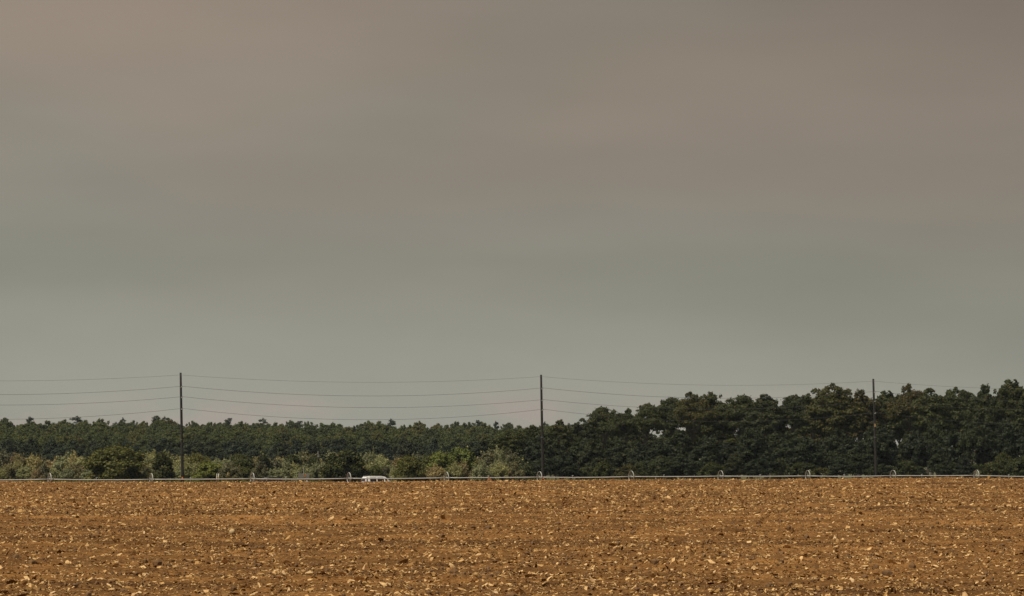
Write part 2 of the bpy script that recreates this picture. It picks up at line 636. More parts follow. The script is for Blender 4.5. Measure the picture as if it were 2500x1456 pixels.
road = strip('road', ROAD_N - 3.7, ROAD_N + 3.7, -2.56, M['asphalt'])
tag(road, 'two-lane asphalt road behind the field', 'road', kind='structure')
strip('centre_line', ROAD_N - 0.06, ROAD_N + 0.06, -2.555, M['line_yellow'], road)
strip('edge_line', ROAD_N - 3.4, ROAD_N - 3.28, -2.555, M['line_white'], road)
strip('edge_line', ROAD_N + 3.28, ROAD_N + 3.4, -2.555, M['line_white'], road)

# ================================================================== vegetation prototypes
STORE = {}


def leaves(rg, pts, outw, size, aspect=1.5, jitter=0.55, up=0.35):
    """one small diamond-shaped leaf spray per point"""
    n = len(pts)
    nrm = outw * 1.0 + rg.normal(size=(n, 3)) * jitter + np.array([0, 0, up])
    nrm /= np.linalg.norm(nrm, axis=1)[:, None] + 1e-9
    a = np.cross(nrm, rg.normal(size=(n, 3)))
    a /= np.linalg.norm(a, axis=1)[:, None] + 1e-9
    b_ = np.cross(nrm, a)
    sz = size * rg.uniform(0.55, 1.35, n)[:, None]
    w = sz / aspect
    k = rg.uniform(-0.25, 0.25, n)[:, None]
    v = np.stack([pts - a * sz, pts + b_ * w + a * sz * k, pts + a * sz + nrm * sz * 0.25, pts - b_ * w + a * sz * k], 1)
    return v.reshape(-1, 3), np.arange(n * 4).reshape(n, 4)


def blob_points(rg, blobs, per_area, shell=0.55):
    P, O = [], []
    for (c, r) in blobs:
        c = np.array(c)
        r = np.array(r)
        n = max(8, int(per_area * (r[0] * r[1] + r[0] * r[2] + r[1] * r[2])))
        d = rg.normal(size=(n, 3))
        d[:, 2] = np.where(rg.random(n) < 0.35, np.abs(d[:, 2]), d[:, 2])
        d /= np.linalg.norm(d, axis=1)[:, None]
        rad = shell + (1 - shell) * rg.random(n) ** 0.6
        rad *= 1 + 0.16 * rg.normal(size=n)
        P.append(c + d * r * rad[:, None])
        O.append(d)
    return np.concatenate(P), np.concatenate(O)


def broadleaf(seed, H=15.0, R=4.2, base=0.38, nb=42, leaf=0.30, mat='oak', dens=42, flat=0.75, open_=0.0):
    rg = np.random.default_rng(seed)
    blobs, tips = [], []
    zc = H * (1 + base) / 2
    hz = H * (1 - base) / 2
    lean = rg.normal(size=2) * 0.25
    for i in range(nb):
        while True:
            d = rg.normal(size=3)
            d /= np.linalg.norm(d)
            if d[2] > -0.55:
                break
        f = rg.uniform(0.55, 0.95)
        taper = 1 - 0.22 * max(d[2], 0)
        c = np.array([lean[0] + d[0] * R * f * taper, lean[1] + d[1] * R * f * taper, zc + d[2] * hz * f])
        r = rg.uniform(0.55, 1.15) * R * 0.30 * (44.0 / nb) ** 0.42
        blobs.append((c, (r * rg.uniform(0.9, 1.3), r * rg.uniform(0.9, 1.3), r * flat * rg.uniform(0.8, 1.1))))
        tips.append(c)
    # little top sprigs for an uneven skyline
    for i in range(10):
        a = rg.uniform(0, 2 * math.pi)
        q = rg.uniform(0, 0.75) * R
        z = zc + hz * (1 - (q / R) ** 2 * 0.55) * rg.uniform(0.96, 1.10)
        r = rg.uniform(0.25, 0.5)
        blobs.append(((math.cos(a) * q + lean[0], math.sin(a) * q + lean[1], z), (r, r, r * rg.uniform(0.8, 1.6))))
    P, O = blob_points(rg, blobs, dens)
    keep = rg.random(len(P)) > open_
    v, f = leaves(rg, P[keep], O[keep], leaf)
    crown = mesh_np('crown', v, f, M[mat])
    mb = MB()
    tr = H * 0.016
    top = H * 0.80
    mid = [(0, 0, -0.6), (0.05, 0.02, H * 0.1), (lean[0] * 0.4, lean[1] * 0.4, H * 0.36), (lean[0] * 0.8, lean[1] * 0.8, H * 0.6), (lean[0], lean[1], top)]
    mb.tube(mid, [tr * 1.5, tr * 1.1, tr * 0.85, tr * 0.5, tr * 0.15], 7)
    for i in rg.choice(len(tips), 16, replace=False):
        t = tips[i]
        z0 = min(rg.uniform(base * 0.75, 0.72) * H, t[2] - 0.4)
        k = z0 / H
        st = Vector((lean[0] * k, lean[1] * k, z0))
        en = Vector(t)
        md = st.lerp(en, 0.5) + Vector((0, 0, 0.35))
        mb.tube([st, md, en], [tr * 0.45, tr * 0.28, tr * 0.08], 5, False)
    return mb.mesh('trunk', M['bark'], True), crown, R, H


def pine(seed, H=16.0, R=2.8, leaf=0.24, mat='pine', start=0.55):
    rg = np.random.default_rng(seed)
    blobs, tips = [], []
    z = start * H
    while z < H * 0.97:
        k = (z / H - start) / (1 - start)
        rr = R * (0.55 + 0.6 * k) * (1 - 0.75 * max(0, (k - 0.45) / 0.55))
        for j in range(rg.integers(2, 5)):
            a = rg.uniform(0, 2 * math.pi)
            q = rr * rg.uniform(0.45, 1.0)
            c = np.array([math.cos(a) * q, math.sin(a) * q, z + rg.uniform(-0.2, 0.5)])
            r = rg.uniform(0.5, 0.95)
            blobs.append((c, (r * 1.15, r * 1.15, r * 0.55)))
            tips.append(c)
        z += rg.uniform(0.5, 0.9)
    blobs.append(((0, 0, H - 0.2), (0.5, 0.5, 0.6)))
    P, O = blob_points(rg, blobs, 55, 0.3)
    v, f = leaves(rg, P, O, leaf, 2.6)
    crown = mesh_np('crown', v, f, M[mat])
    mb = MB()
    mb.tube([(0, 0, -0.6), (0.1, 0, H * 0.4), (0.05, 0.1, H * 0.75), (0, 0, H - 0.2)], [0.26, 0.2, 0.12, 0.03], 7)
    for c in tips:
        mb.tube([(0.05, 0.05, c[2] - 0.35), tuple(c)], [0.06, 0.02], 4, False)
    return mb.mesh('trunk', M['bark'], True), crown, R, H


def shrub(seed, H=4.0, R=2.2, nb=26, leaf=0.16, mat='silver', dens=95, spiky=0.0, cone=0.0, aspect=1.6):
    rg = np.random.default_rng(seed)
    blobs = []
    for i in range(nb):
        h = rg.random() ** 0.8
        env = math.sqrt(max(0.0, 1 - (max(h - 0.35, 0) / 0.65) ** 2)) * (1 - cone * h)
        a = rg.uniform(0, 2 * math.pi)
        q = R * env * rg.uniform(0.45, 0.88)
        r = rg.uniform(0.6, 1.15) * R * 0.27
        z = max(h * (H - r), r * 0.5)
        blobs.append(((math.cos(a) * q, math.sin(a) * q, z), (r, r, r * rg.uniform(0.75, 1.1))))
    P, O = blob_points(rg, blobs, dens, 0.5)
    shoots_p, shoots_o = [], []
    mb = MB()
    ns = int(60 * spiky)
    for i in range(ns):
        c, r = blobs[rg.integers(len(blobs))]
        c = np.array(c)
        d = rg.normal(size=3) * 0.55 + np.array([c[0] / R * 0.4, c[1] / R * 0.4, 1.0])
        d /= np.linalg.norm(d)
        L = rg.uniform(0.5, 1.1) * 0.26 * H
        st = c + d * r[0] * 0.6
        t = rg.random(14)[:, None]
        shoots_p.append(st + d * L * t + rg.normal(size=(14, 3)) * 0.05)
        shoots_o.append(np.repeat(d[None], 14, 0))
    if ns:
        P = np.concatenate([P] + shoots_p)
        O = np.concatenate([O] + shoots_o)
    P[:, 2] = np.abs(P[:, 2])
    v, f = leaves(rg, P, O, leaf, aspect, 0.75, 0.12)
    crown = mesh_np('crown', v, f, M[mat])
    for i in range(9):
        c, r = blobs[rg.integers(len(blobs))]
        st = Vector((rg.normal() * 0.02, rg.normal() * 0.02, -0.25))
        en = Vector(c)
        md = st.lerp(en, 0.5) + Vector((0, 0, 0.2))
        mb.tube([st, md, en], [0.07, 0.05, 0.02], 5, False)
    return mb.mesh('stem', M['bark'], True), crown, R, H


for k in range(5):
    STORE['oak%d' % k] = broadleaf(100 + k, 15.0, 4.3, 0.36, 100, 0.18, 'oak', 105, 0.8, 0.0)
for k in range(3):
    STORE['open%d' % k] = broadleaf(120 + k, 15.0, 4.6, 0.54, 52, 0.17, 'oak', 88, 0.6, 0.0)
for k in range(3):
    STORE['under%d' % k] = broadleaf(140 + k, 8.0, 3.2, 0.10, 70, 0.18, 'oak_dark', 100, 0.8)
for k in range(5):
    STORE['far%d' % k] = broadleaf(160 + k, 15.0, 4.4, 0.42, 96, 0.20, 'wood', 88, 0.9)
for k in range(3):
    STORE['shaded_edge%d' % k] = broadleaf(190 + k, 8.0, 2.8, 0.08, 60, 0.19, 'pine', 90, 1.0)  # broadleaf form in dark needle colour, painting the shade low in the wood
for k in range(3):
    STORE['pine%d' % k] = pine(180 + k)
for k in range(3):
    STORE['silver%d' % k] = shrub(200 + k, 4.0, 2.3, 36, 0.145, 'silver', 260, 1.8, 0, 2.1)
for k in range(2):
    STORE['brown%d' % k] = shrub(210 + k, 4.0, 2.3, 34, 0.145, 'brown', 250, 1.4, 0, 2.0)
for k in range(2):
    STORE['olive%d' % k] = shrub(220 + k, 5.5, 3.2, 80, 0.15, 'olive', 210, 0.8)
for k in range(2):
    STORE['bright%d' % k] = shrub(230 + k, 5.0, 2.4, 48, 0.15, 'bright', 210, 0.6)
for k in range(2):
    STORE['dark%d' % k] = shrub(240 + k, 5.0, 3.0, 54, 0.18, 'oak', 140, 0.1)
STORE['cone0'] = shrub(250, 5.0, 2.2, 46, 0.18, 'oak', 140, 0.1, 0.55)
WOODY = {'oak', 'open', 'under', 'far', 'pine', 'shaded_edge'}


def plant(key, name, x, y, height, radius, label, cat, group=None, sink=0.15):
    trunk, crown, R0, H0 = STORE[key]
    e = empty(name, (x, y, ground_at(x, y) - sink), rng.uniform(0, 2 * math.pi))
    e.scale = (radius / R0, radius / R0 * rng.uniform(0.9, 1.1), height / H0)
    tag(e, label, cat, group)
    woody = key.rstrip('0123456789') in WOODY
    link('trunk' if woody else 'stem', trunk, e)
    link('crown', crown, e)
    return e


def plant_px(key, name, px, top, Y, hw, label, cat, group=None):
    """place by where it stands: column of its axis, distance, the row its top reaches, half width in photo pixels"""
    x = X_at(px, Y)
    g = ground_at(x, Y)
    return plant(key, name, x, Y, Z_at(top, Y) - g + 0.15, hw * Y / 8000.0, label, cat, group)


LAND = [(0, 'left edge'), (121, 'first wheel'), (205, 'big olive bush'), (369, 'second wheel'), (443, 'left pole'), (531, 'twin posts'), (616, 'third wheel'),
        (665, 'dark pickup'), (741, 'grey cart'), (852, 'fourth wheel'), (918, 'white van'), (1000, 'round green bush'), (1090, 'fifth wheel'), (1194, 'earth mound'), (1322, 'middle pole'),
        (1420, 'low left trees'), (1541, 'seventh wheel'), (1601, 'white drain hose'), (1759, 'eighth wheel'), (1846, 'second drain hose'), (1972, 'ninth wheel'), (2040, 'tallest crown'),
        (2136, 'right pole'), (2180, 'tenth wheel'), (2324, 'last drain hose'), (2384, 'last wheel'), (2500, 'right edge')]
USED = set()


def where(px):
    """says where something stands between the things one can find along the picture"""
    px = min(max(px, 1), 2499)
    near = min(LAND, key=lambda l: abs(l[0] - px))
    a = [l for l in LAND if l[0] <= px][-1]
    b_ = [l for l in LAND if l[0] > px][0]
    opts = []
    if abs(near[0] - px) < 14:
        opts.append('in line with the ' + near[1])
    opts.append('between %s and %s, nearer %s' % (a[1], b_[1], near[1]))
    opts.append('midway between %s and %s' % (a[1], b_[1]))
    return opts


def unique(base, px):
    for o in where(px):
        if base + ' ' + o not in USED:
            break
    else:
        o = where(px)[-2]
    USED.add(base + ' ' + o)
    return base + ' ' + o


ORD = ['first', 'second', 'third', 'fourth', 'fifth', 'sixth', 'seventh', 'eighth', 'ninth', 'tenth', 'eleventh', 'twelfth', 'thirteenth',
       'fourteenth', 'fifteenth', 'sixteenth', 'seventeenth', 'eighteenth', 'nineteenth', 'twentieth']

# ------------------------------------------------------------------ the tall stand on the right
stand = [(1368, 1034, 40, 'oak'), (1418, 1028, 42, 'oak'), (1478, 1000, 52, 'open'), (1530, 1006, 44, 'open'), (1578, 992, 50, 'open'), (1640, 978, 52, 'open'),
         (1690, 968, 58, 'open'), (1740, 966, 60, 'oak'), (1805, 972, 62, 'open'), (1868, 974, 58, 'oak'), (1935, 972, 60, 'open'),
         (1985, 958, 60, 'oak'), (2042, 946, 66, 'oak'), (2100, 964, 58, 'oak'), (2165, 966, 60, 'oak'), (2222, 949, 58, 'open'), (2275, 958, 62, 'oak'),
         (2340, 955, 64, 'oak'), (2405, 952, 60, 'oak'), (2470, 940, 66, 'oak'), (2540, 946, 70, 'oak')]
stand_lab = {
    0: 'low broadleaf tree just right of the middle utility pole', 1: 'broadleaf tree where the right-hand stand begins to rise, right of the middle pole',
    2: 'open-crowned tree with sky showing under it at the left end of the tall stand', 12: 'tallest rounded crown just left of the right utility pole',
    13: 'broadleaf tree directly behind the right utility pole, on its left side', 14: 'broadleaf tree directly behind the right utility pole, on its right side',
    15: 'open-topped tree with a flat tuft, first bump right of the right pole', 19: 'tree with the highest crown at the right edge of the picture',
    20: 'tree cut by the right edge of the picture, last of the stand'}
for i, (px, top, hw, kd) in enumerate(stand):
    Y = 548 + (i % 3) * 7 + (i * 5 % 4) * 3
    k = '%s%d' % (kd, i % (5 if kd == 'oak' else 3))
    lab = stand_lab.get(i)
    if not lab:
        lab = ('%s tall broadleaf tree of the right-hand stand, counted from its left end' % ORD[i - 1]) if i < 12 else \
            ('%s tall broadleaf tree to the right of the right utility pole' % ORD[i - 14])
    plant_px(k, 'broadleaf_tree', px, top, Y, hw, lab, 'tree', 'tall trees of the right-hand stand')
# second rank of the stand, lower, filling the gaps
for i, px in enumerate(np.arange(1400, 2640, 62)):
    px = px + rng.uniform(-12, 12)
    top = np.interp(px, [1400, 1500, 1700, 1960, 2060, 2500], [1048, 1046, 1044, 1030, 985, 968]) + rng.uniform(-6, 10)
    plant_px('oak%d' % (i % 5), 'broadleaf_tree', px, top, 585 + rng.uniform(0, 14), 58 + rng.uniform(-6, 8),
             unique('half-hidden back-rank tree', px), 'tree', 'second rank of the right-hand stand')
# understory of the stand
for i, px in enumerate(np.arange(1330, 2620, 40)):
    px = px + rng.uniform(-16, 16)
    top = np.interp(px, [1330, 1450, 1700, 2000, 2300, 2500], [1062, 1066, 1066, 1060, 1036, 1030]) + rng.uniform(-12, 26)
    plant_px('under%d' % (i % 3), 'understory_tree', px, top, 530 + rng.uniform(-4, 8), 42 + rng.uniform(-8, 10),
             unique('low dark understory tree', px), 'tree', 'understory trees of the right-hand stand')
for i, px in enumerate(np.arange(1262, 2620, 34)):
    px = px + rng.uniform(-12, 12)
    top = rng.uniform(1104, 1142)
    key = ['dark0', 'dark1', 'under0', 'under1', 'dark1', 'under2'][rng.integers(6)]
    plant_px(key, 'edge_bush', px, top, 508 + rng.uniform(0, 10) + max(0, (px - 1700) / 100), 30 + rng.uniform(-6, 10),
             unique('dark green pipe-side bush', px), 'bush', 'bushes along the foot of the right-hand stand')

# ------------------------------------------------------------------ shrub thicket on the left
named = [
    (288, 1088, 479, 84, 'olive0', 'largest rounded olive-green bush, left of the left utility pole'),
    (396, 1101, 481, 38, 'cone0', 'dark cone-shaped bush between the large olive bush and the left pole'),
    (840, 1097, 479, 60, 'dark0', 'dark round bush standing out just left of the white van'),
    (584, 1105, 520, 34, 'dark1', 'dark-topped bush rising behind paler shrubs, right of the left pole'),
    (512, 1130, 480, 44, 'bright0', 'yellow-green bush right of the left pole, above the twin white posts'),
    (478, 1108, 520, 34, 'olive1', 'olive shrub just right of the left utility pole, behind the yellow-green bush'),
    (560, 1133, 479, 34, 'brown0', 'brownish bush right of the twin white posts'),
    (1124, 1091, 515, 40, 'bright1', 'brightest yellow-green small tree, left of the middle pole'),
    (1074, 1103, 512, 32, 'bright0', 'green bush just left of the brightest yellow-green small tree'),
    (996, 1114, 481, 36, 'olive1', 'rounded green bush right of the white van'),
    (1196, 1108, 500, 44, 'brown1', 'grey-brown sparse shrub between the bright small tree and the middle pole'),
    (930, 1113, 508, 36, 'silver0', 'pale grey-green shrub right of the dark round bush, behind the van'),
    (1240, 1058, 540, 56, 'oak1', 'olive tree just left of the middle utility pole'),
    (1300, 1046, 545, 54, 'oak3', 'low broadleaf tree directly behind the middle utility pole'),
    (1172, 1084, 545, 50, 'under0', 'dark green tree between the bright small tree and the middle pole'),
    (46, 1111, 500, 26, 'brown0', 'brown rounded shrub nearest the left edge of the picture'),
    (712, 1108, 515, 26, 'dark1', 'small dark conical tree among pale shrubs, above the grey equipment cart'),
    (640, 1110, 520, 24, 'dark0', 'small dark tree behind pale shrubs, above the dark pickup'),
    (768, 1112, 510, 22, 'dark1', 'small dark shrub touching the left side of the dark round bush'),
    (1215, 1100, 505, 28, 'silver2', 'pale twiggy shrub at the right end of the thicket'),
]
for px, top, Y, hw, key, lab in named:
    tree_like = key.startswith(('oak', 'under'))
    plant_px(key, 'small_tree' if tree_like or 'tree' in lab.split(',')[0] else 'bush', px, top, Y, hw, lab, 'tree' if tree_like else 'bush')
fill = ['silver0', 'silver1', 'silver2', 'brown0', 'silver0', 'brown1', 'olive1', 'silver1', 'silver2']
CNAME = {'silver': 'pale grey-green', 'brown': 'brownish', 'olive': 'olive-green'}
for i, px in enumerate(np.arange(-60, 1270, 27)):
    px = px + rng.uniform(-12, 12)
    key = fill[rng.integers(len(fill))]
    plant_px(key, 'shrub', px, 1116 + rng.uniform(-8, 9), 522 + rng.uniform(-6, 12), 36 + rng.uniform(-6, 8),
             unique('back-row %s shrub' % CNAME[key[:-1]], px), 'shrub', 'shrubs in the back row of the thicket')
for i, px in enumerate(np.arange(-60, 1270, 25)):
    px = px + rng.uniform(-12, 12)
    key = fill[rng.integers(len(fill))]
    plant_px(key, 'shrub', px, 1138 + rng.uniform(-9, 10), 482 + rng.uniform(0, 8), 26 + rng.uniform(-5, 7),
             unique('low front-row %s shrub' % CNAME[key[:-1]], px), 'shrub', 'shrubs in the front row of the thicket')

# ------------------------------------------------------------------ distant wood
for r in range(7):
    Y0 = 870 + r * 27
    for i, px in enumerate(np.arange(-100, 1540, 43)):
        Y = Y0 + rng.uniform(-12, 12)
        px = px + rng.uniform(-14, 14) + (r % 2) * 21
        top = np.interp(r, [0, 6], [1066, 1034]) + rng.uniform(-5, 5) + np.interp(px, [0, 1000, 1500], [-3, 4, 12])
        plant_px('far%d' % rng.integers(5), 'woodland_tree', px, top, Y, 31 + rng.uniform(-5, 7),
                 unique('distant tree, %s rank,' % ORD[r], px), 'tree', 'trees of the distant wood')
for i, px in enumerate(np.arange(-100, 1450, 36)):  # edge row whose dark colour stands in for the wood's shaded lower half
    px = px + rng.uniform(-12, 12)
    plant_px('shaded_edge%d' % (i % 3), 'woodland_tree', px, 1084 + rng.uniform(-9, 12), 850 + rng.uniform(-8, 8), 32 + rng.uniform(-6, 6),
             unique('low shade-coloured distant tree', px), 'tree', 'edge trees of the distant wood')
pines = [(72, 1019, 15, 'isolated tuft-topped pine above the distant wood, near the left edge'),
         (188, 1018, 20, 'broad-topped pine above the distant wood, over the large olive bush'),
         (384, 1017, 15, 'left of two close pines on the skyline left of the left pole'),
         (402, 1019, 15, 'right of two close pines on the skyline left of the left pole'),
         (300, 1022, 10, 'small pointed pine on the skyline midway between two broad-topped pines'),
         (558, 1023, 12, 'pine on the skyline right of the left utility pole'),
         (642, 1023, 12, 'pine poking above the distant wood, above the dark pickup'),
         (955, 1025, 13, 'flat-topped pine on the skyline above the white van'),
         (1168, 1028, 12, 'pointed pine on the skyline left of the middle pole'),
         (1210, 1030, 10, 'small pine on the skyline nearest the middle pole on its left')]
for i, (px, top, hw, lab) in enumerate(pines):
    plant_px('pine%d' % (i % 3), 'pine_tree', px, top, 1040 + (i % 3) * 6, hw * 1.25, lab, 'pine')
for px in np.arange(-80, 1420, 74):
    px = px + rng.uniform(-14, 14)
    plant_px('pine%d' % rng.integers(3), 'pine_tree', px, 1035 + rng.uniform(-6, 5) + np.interp(px, [0, 1400], [-2, 2]), 1052 + rng.uniform(0, 20),
             14 + rng.uniform(-4, 5), unique('low skyline pine', px), 'pine', 'pines along the skyline of the distant wood')

# pale dead trunk behind the shrubs
Y = 545
x = X_at(776, Y)
sn = empty('dead_trunk', (x, Y, ground_at(x, Y) - 0.2))
tag(sn, 'thin pale dead trunk standing behind the shrubs left of the dark round bush', 'dead tree')
hh = Z_at(1099, Y) - ground_at(x, Y)
MB().tube([(0, 0, 0), (0.05, 0, hh * 0.5), (0.02, 0, hh)], [0.08, 0.055, 0.03], 7).build('trunk', M['pale_bark'], sn, True)
MB().tube([(0.03, 0, hh * 0.8), (0.3, 0.1, hh * 0.87)], [0.035, 0.015], 5).build('branch', M['pale_bark'], sn, True)

# roadside grass
n = 9000
gs = rng.uniform(-150, 300, n)
gn = 452 + rng.random(n) * 26
gx = NV[0] * gn + PV[0] * gs
gyy = NV[1] * gn + PV[1] * gs
gz = terrain(gx, gyy)
V, Fq = [], []
hgt = rng.uniform(0.35, 0.95, n)
for j in range(4):
    a = rng.uniform(0, 2 * math.pi, n)
    dx, dy = np.cos(a), np.sin(a)
    b0 = np.stack([gx + dx * 0.12, gyy + dy * 0.12, gz], -1)
    sd_ = np.stack([-dy, dx, np.zeros(n)], -1) * 0.05
    tp = b0 + np.stack([dx * hgt * 0.35, dy * hgt * 0.35, hgt], -1)
    V.append(np.stack([b0 - sd_, b0 + sd_, tp], 1).reshape(-1, 3))
V = np.concatenate(V)
grass = link('roadside_grass', mesh_np('roadside_grass', V, np.arange(len(V)).reshape(-1, 3), M['grass_blade']))
tag(grass, 'rough green grass along the roadside below the thicket', 'grass', kind='stuff')

# ================================================================== utility poles and wires
POLE_N0 = Y_on(441, 1.0)
POLE_PX = [441, 1321, 2132]
POLE_BASE = [446, 1326, 2140]
POLE_TOP = [911, 916, 926]
ATT = [[916, 944, 969.5, 998], [920, 948, 976.5, 1000], [931, 956.5, 979, 1008]]
POLE_N = 449.5 + 3
pole_lab = ['left of three tall dark wooden utility poles, standing before the olive bushes',
            'middle of three tall dark wooden utility poles, where the right-hand trees begin to rise',
            'right of three tall dark wooden utility poles, before the tall trees, with tan tag']
attach = []
for i in range(3):
    Y = Y_on(POLE_PX[i], POLE_N)
    xt = X_at(POLE_PX[i], Y)
    xb = X_at(POLE_BASE[i], Y)
    g = ground_at(xb, Y)
    zt = Z_at(POLE_TOP[i], Y)
    p = empty('utility_pole', (xb, Y, g - 0.3))
    tag(p, pole_lab[i], 'utility pole', 'utility poles along the road')
    H = zt - g + 0.3
    dx = xt - xb
    lx = lambda z: dx * (z / H)
    MB().tube([(lx(z), 0, z) for z in np.linspace(0, H, 9)], list(np.linspace(0.235, 0.15, 9)), 14).build('shaft', M['pole'], p, True)
    MB().tube([(lx(H), 0, H - 0.02), (lx(H), 0, H + 0.04)], [0.158, 0.12], 14).build('cap', M['pole'], p)
    at = []
    for j, row in enumerate(ATT[i]):
        z = Z_at(row, Y) - (g - 0.3)
        r = 0.235 + (0.15 - 0.235) * z / H
        side = -1.0                      # brackets face the road, towards the camera
        bx, by = lx(z), -(r + 0.0)
        if j == 0:
            MB().box((bx, by - 0.06, z), (0.06, 0.14, 0.05)).build('clamp', M['galv'], p)
            at.append(Vector((xb + bx, Y + by - 0.15, g - 0.3 + z)))
        else:
            br = MB().tube([(bx, by + 0.03, z - 0.16), (bx + 0.10, by - 0.12, z - 0.12)], 0.035, 6).build('bracket', M['galv'], p)
            mb = MB()
            pts, rad = [], []
            for q in range(7):
                t = q / 6
                pts.append((bx + 0.10 + 0.14 * t, by - 0.12 - 0.18 * t, z - 0.12 + 0.12 * t))
                rad.append(0.085 if q % 2 else 0.045)
            mb.tube(pts, rad, 8)
            mb.build('insulator', M['porcelain'], p, True)
            at.append(Vector((xb + bx + 0.24, Y + by - 0.30, g - 0.3 + z + 0.03)))
    # ground wire, id band, orange marker near the foot
    MB().tube([(lx(0.5) + 0.17, -0.13, 0.5), (lx(H * 0.93) + 0.12, -0.10, H * 0.93)], 0.012, 4).build('ground_wire', M['wire'], p)
    zb = Z_at(1074 if i == 0 else 1068, Y) - (g - 0.3)
    rb = 0.235 + (0.15 - 0.235) * zb / H
    MB().tube([(lx(zb), 0, zb - 0.08), (lx(zb), 0, zb + 0.08)], rb + 0.03, 14).build('band', M['wire'], p)
    if i < 2:
        zo = Z_at(1167.5, Y) - (g - 0.3)
        MB().box((lx(zo) + (0.0 if i == 0 else 0.06), -0.22, zo), (0.24, 0.05, 0.30), bevel=0.01).build('orange_marker', M['orange'], p)
    else:
        zo = Z_at(1039, Y) - (g - 0.3)
        MB().box((lx(zo) + 0.03, -0.19, zo), (0.13, 0.03, 0.50), bevel=0.008).build('tag_plate', M['tan_tag'], p)
    attach.append(at)

wire_lab = ['topmost and thinnest of four overhead wires strung along the three poles', 'second overhead wire from the top, strung along the three poles',
            'third overhead wire from the top, strung along the three poles', 'lowest of four overhead wires strung along the three poles']
SAG = [0.95, 1.30, 1.38, 1.60]
for j in range(4):
    A = [attach[i][j] for i in range(3)]
    A = [A[0] * 2 - A[1] + Vector((0, 0, 0.0))] + A + [A[2] * 2 - A[1]]
    pts = []
    for a_, b_ in zip(A, A[1:]):
        for q in range(24):
            t = q / 24
            pts.append(a_.lerp(b_, t) - Vector((0, 0, SAG[j] * 4 * t * (1 - t))))
    pts.append(A[-1])
    w = MB().tube(pts, 0.013 if j == 0 else 0.019, 5).build('overhead_wire', M['wire'])
    tag(w, wire_lab[j], 'wire', 'overhead wires')

# ================================================================== wheel line (side-roll irrigation)
ctr = [Vector((X_at(p, y), y, Z_at(r, y))) for p, y, r in zip(WHEEL_PX, _wy, PIPE_ROW)]
wl = empty('irrigation_wheel_line', (ctr[5].x, ctr[5].y, ctr[5].z - WHEEL_R))
tag(wl, 'long pale metal irrigation pipe carried on spoked wheels behind the field', 'irrigation line')
o0 = wl.location.copy()
loc = [c - o0 for c in ctr]
first = loc[0] * 2 - loc[1]
last = loc[-1] * 2 - loc[-2]
first.z = loc[0].z - 0.10
last.z = loc[-1].z - 0.16
allp = [first] + loc + [last]
for k, (a_, b_) in enumerate(zip(allp, allp[1:])):
    pts = [a_.lerp(b_, t) - Vector((0, 0, (0.05 + 0.03 * math.sin(k * 2.3)) * 4 * t * (1 - t))) for t in np.linspace(0, 1, 9)]
    MB().tube(pts, 0.064, 10).build('pipe_section', M['alu'], wl, True)
    d = (b_ - a_).normalized()
    cp = a_ + d * 0.35
    MB().tube([cp - d * 0.09, cp + d * 0.09], 0.088, 10).build('coupling', M['galv'], wl, True)
    # sprinkler on its little weighted leveller, at mid span
    t = 0.40 + 0.06 * math.sin(k * 1.7)
    sp = a_.lerp(b_, t) - Vector((0, 0, 0.045))
    mb = MB()
    mb.tube([sp + Vector((0, 0, 0.05)), sp + Vector((0, 0, 0.20))], 0.022, 6)
    mb.tube([sp + Vector((-0.09, 0, 0.20)), sp + Vector((0.11, 0, 0.24))], [0.022, 0.03], 6)
    s_o = mb.build('sprinkler', M['galv'], wl)
    MB().box(sp + Vector((0, 0, -0.14)), (0.07, 0.05, 0.16), bevel=0.01).build('leveller_weight', M['galv'], s_o)

rim_me = MB().ring(WHEEL_R, 0.095, 0.016, 44).mesh('rim', M['galv'], False)
lug_me = MB().box((0, 0, WHEEL_R + 0.012), (0.095, 0.03, 0.03)).mesh('lug', M['galv'])
hub_me = MB().tube([(-0.07, 0, 0), (0.07, 0, 0)], 0.095, 12).mesh('hub', M['galv'], False)
sp_me = MB().tube([(0.03, 0, 0.07), (0.0, 0, WHEEL_R - 0.012)], [0.007, 0.006], 5).mesh('spoke', M['galv'])
for k, c in enumerate(loc):
    yaw = PHI + rng.uniform(-0.05, 0.05)
    roll = rng.uniform(0, 0.6)
    w = link('wheel', hub_me, wl)
    w.location = c
    w.rotation_euler = (roll, rng.uniform(-0.03, 0.03), yaw)
    link('rim', rim_me, w)
    for q in range(8):
        s_ = link('spoke', sp_me, w)
        s_.rotation_euler = (q * math.pi / 4, 0, 0)
# drain hoses dangling below the pipe
for px, pale in ((1601, True), (1846, False), (2087, False), (2324, False)):
    yy = Y_on(px, PIPE_N)
    z = float(np.interp(px, WHEEL_PX, PIPE_ROW))
    p = Vector((X_at(px, yy), yy, Z_at(z, yy))) - o0
    MB().tube([p + Vector((-0.03, 0, -0.03)), p + Vector((0.02, 0.02, -0.35)), p + Vector((0.10, 0.05, -0.66))], 0.035 if pale else 0.022, 6).build(
        'drain_hose', M['post_white'] if pale else M['galv'], wl, True)

# ================================================================== vehicles
def add_wheels(root, xs, half, r):
    for x in xs:
        for s in (-1, 1):
            e = MB().tube([(0, -0.10, 0), (0, -0.085, 0), (0, 0.085, 0), (0, 0.10, 0)], [r * 0.9, r, r, r * 0.9], 24).build('wheel', M['tyre'], root, True)
            e.location = (x, s * (half - 0.10), r)
            MB().tube([(0, -0.108, 0), (0, 0.108, 0)], r * 0.6, 18).build('rim', M['rim'], e, True)


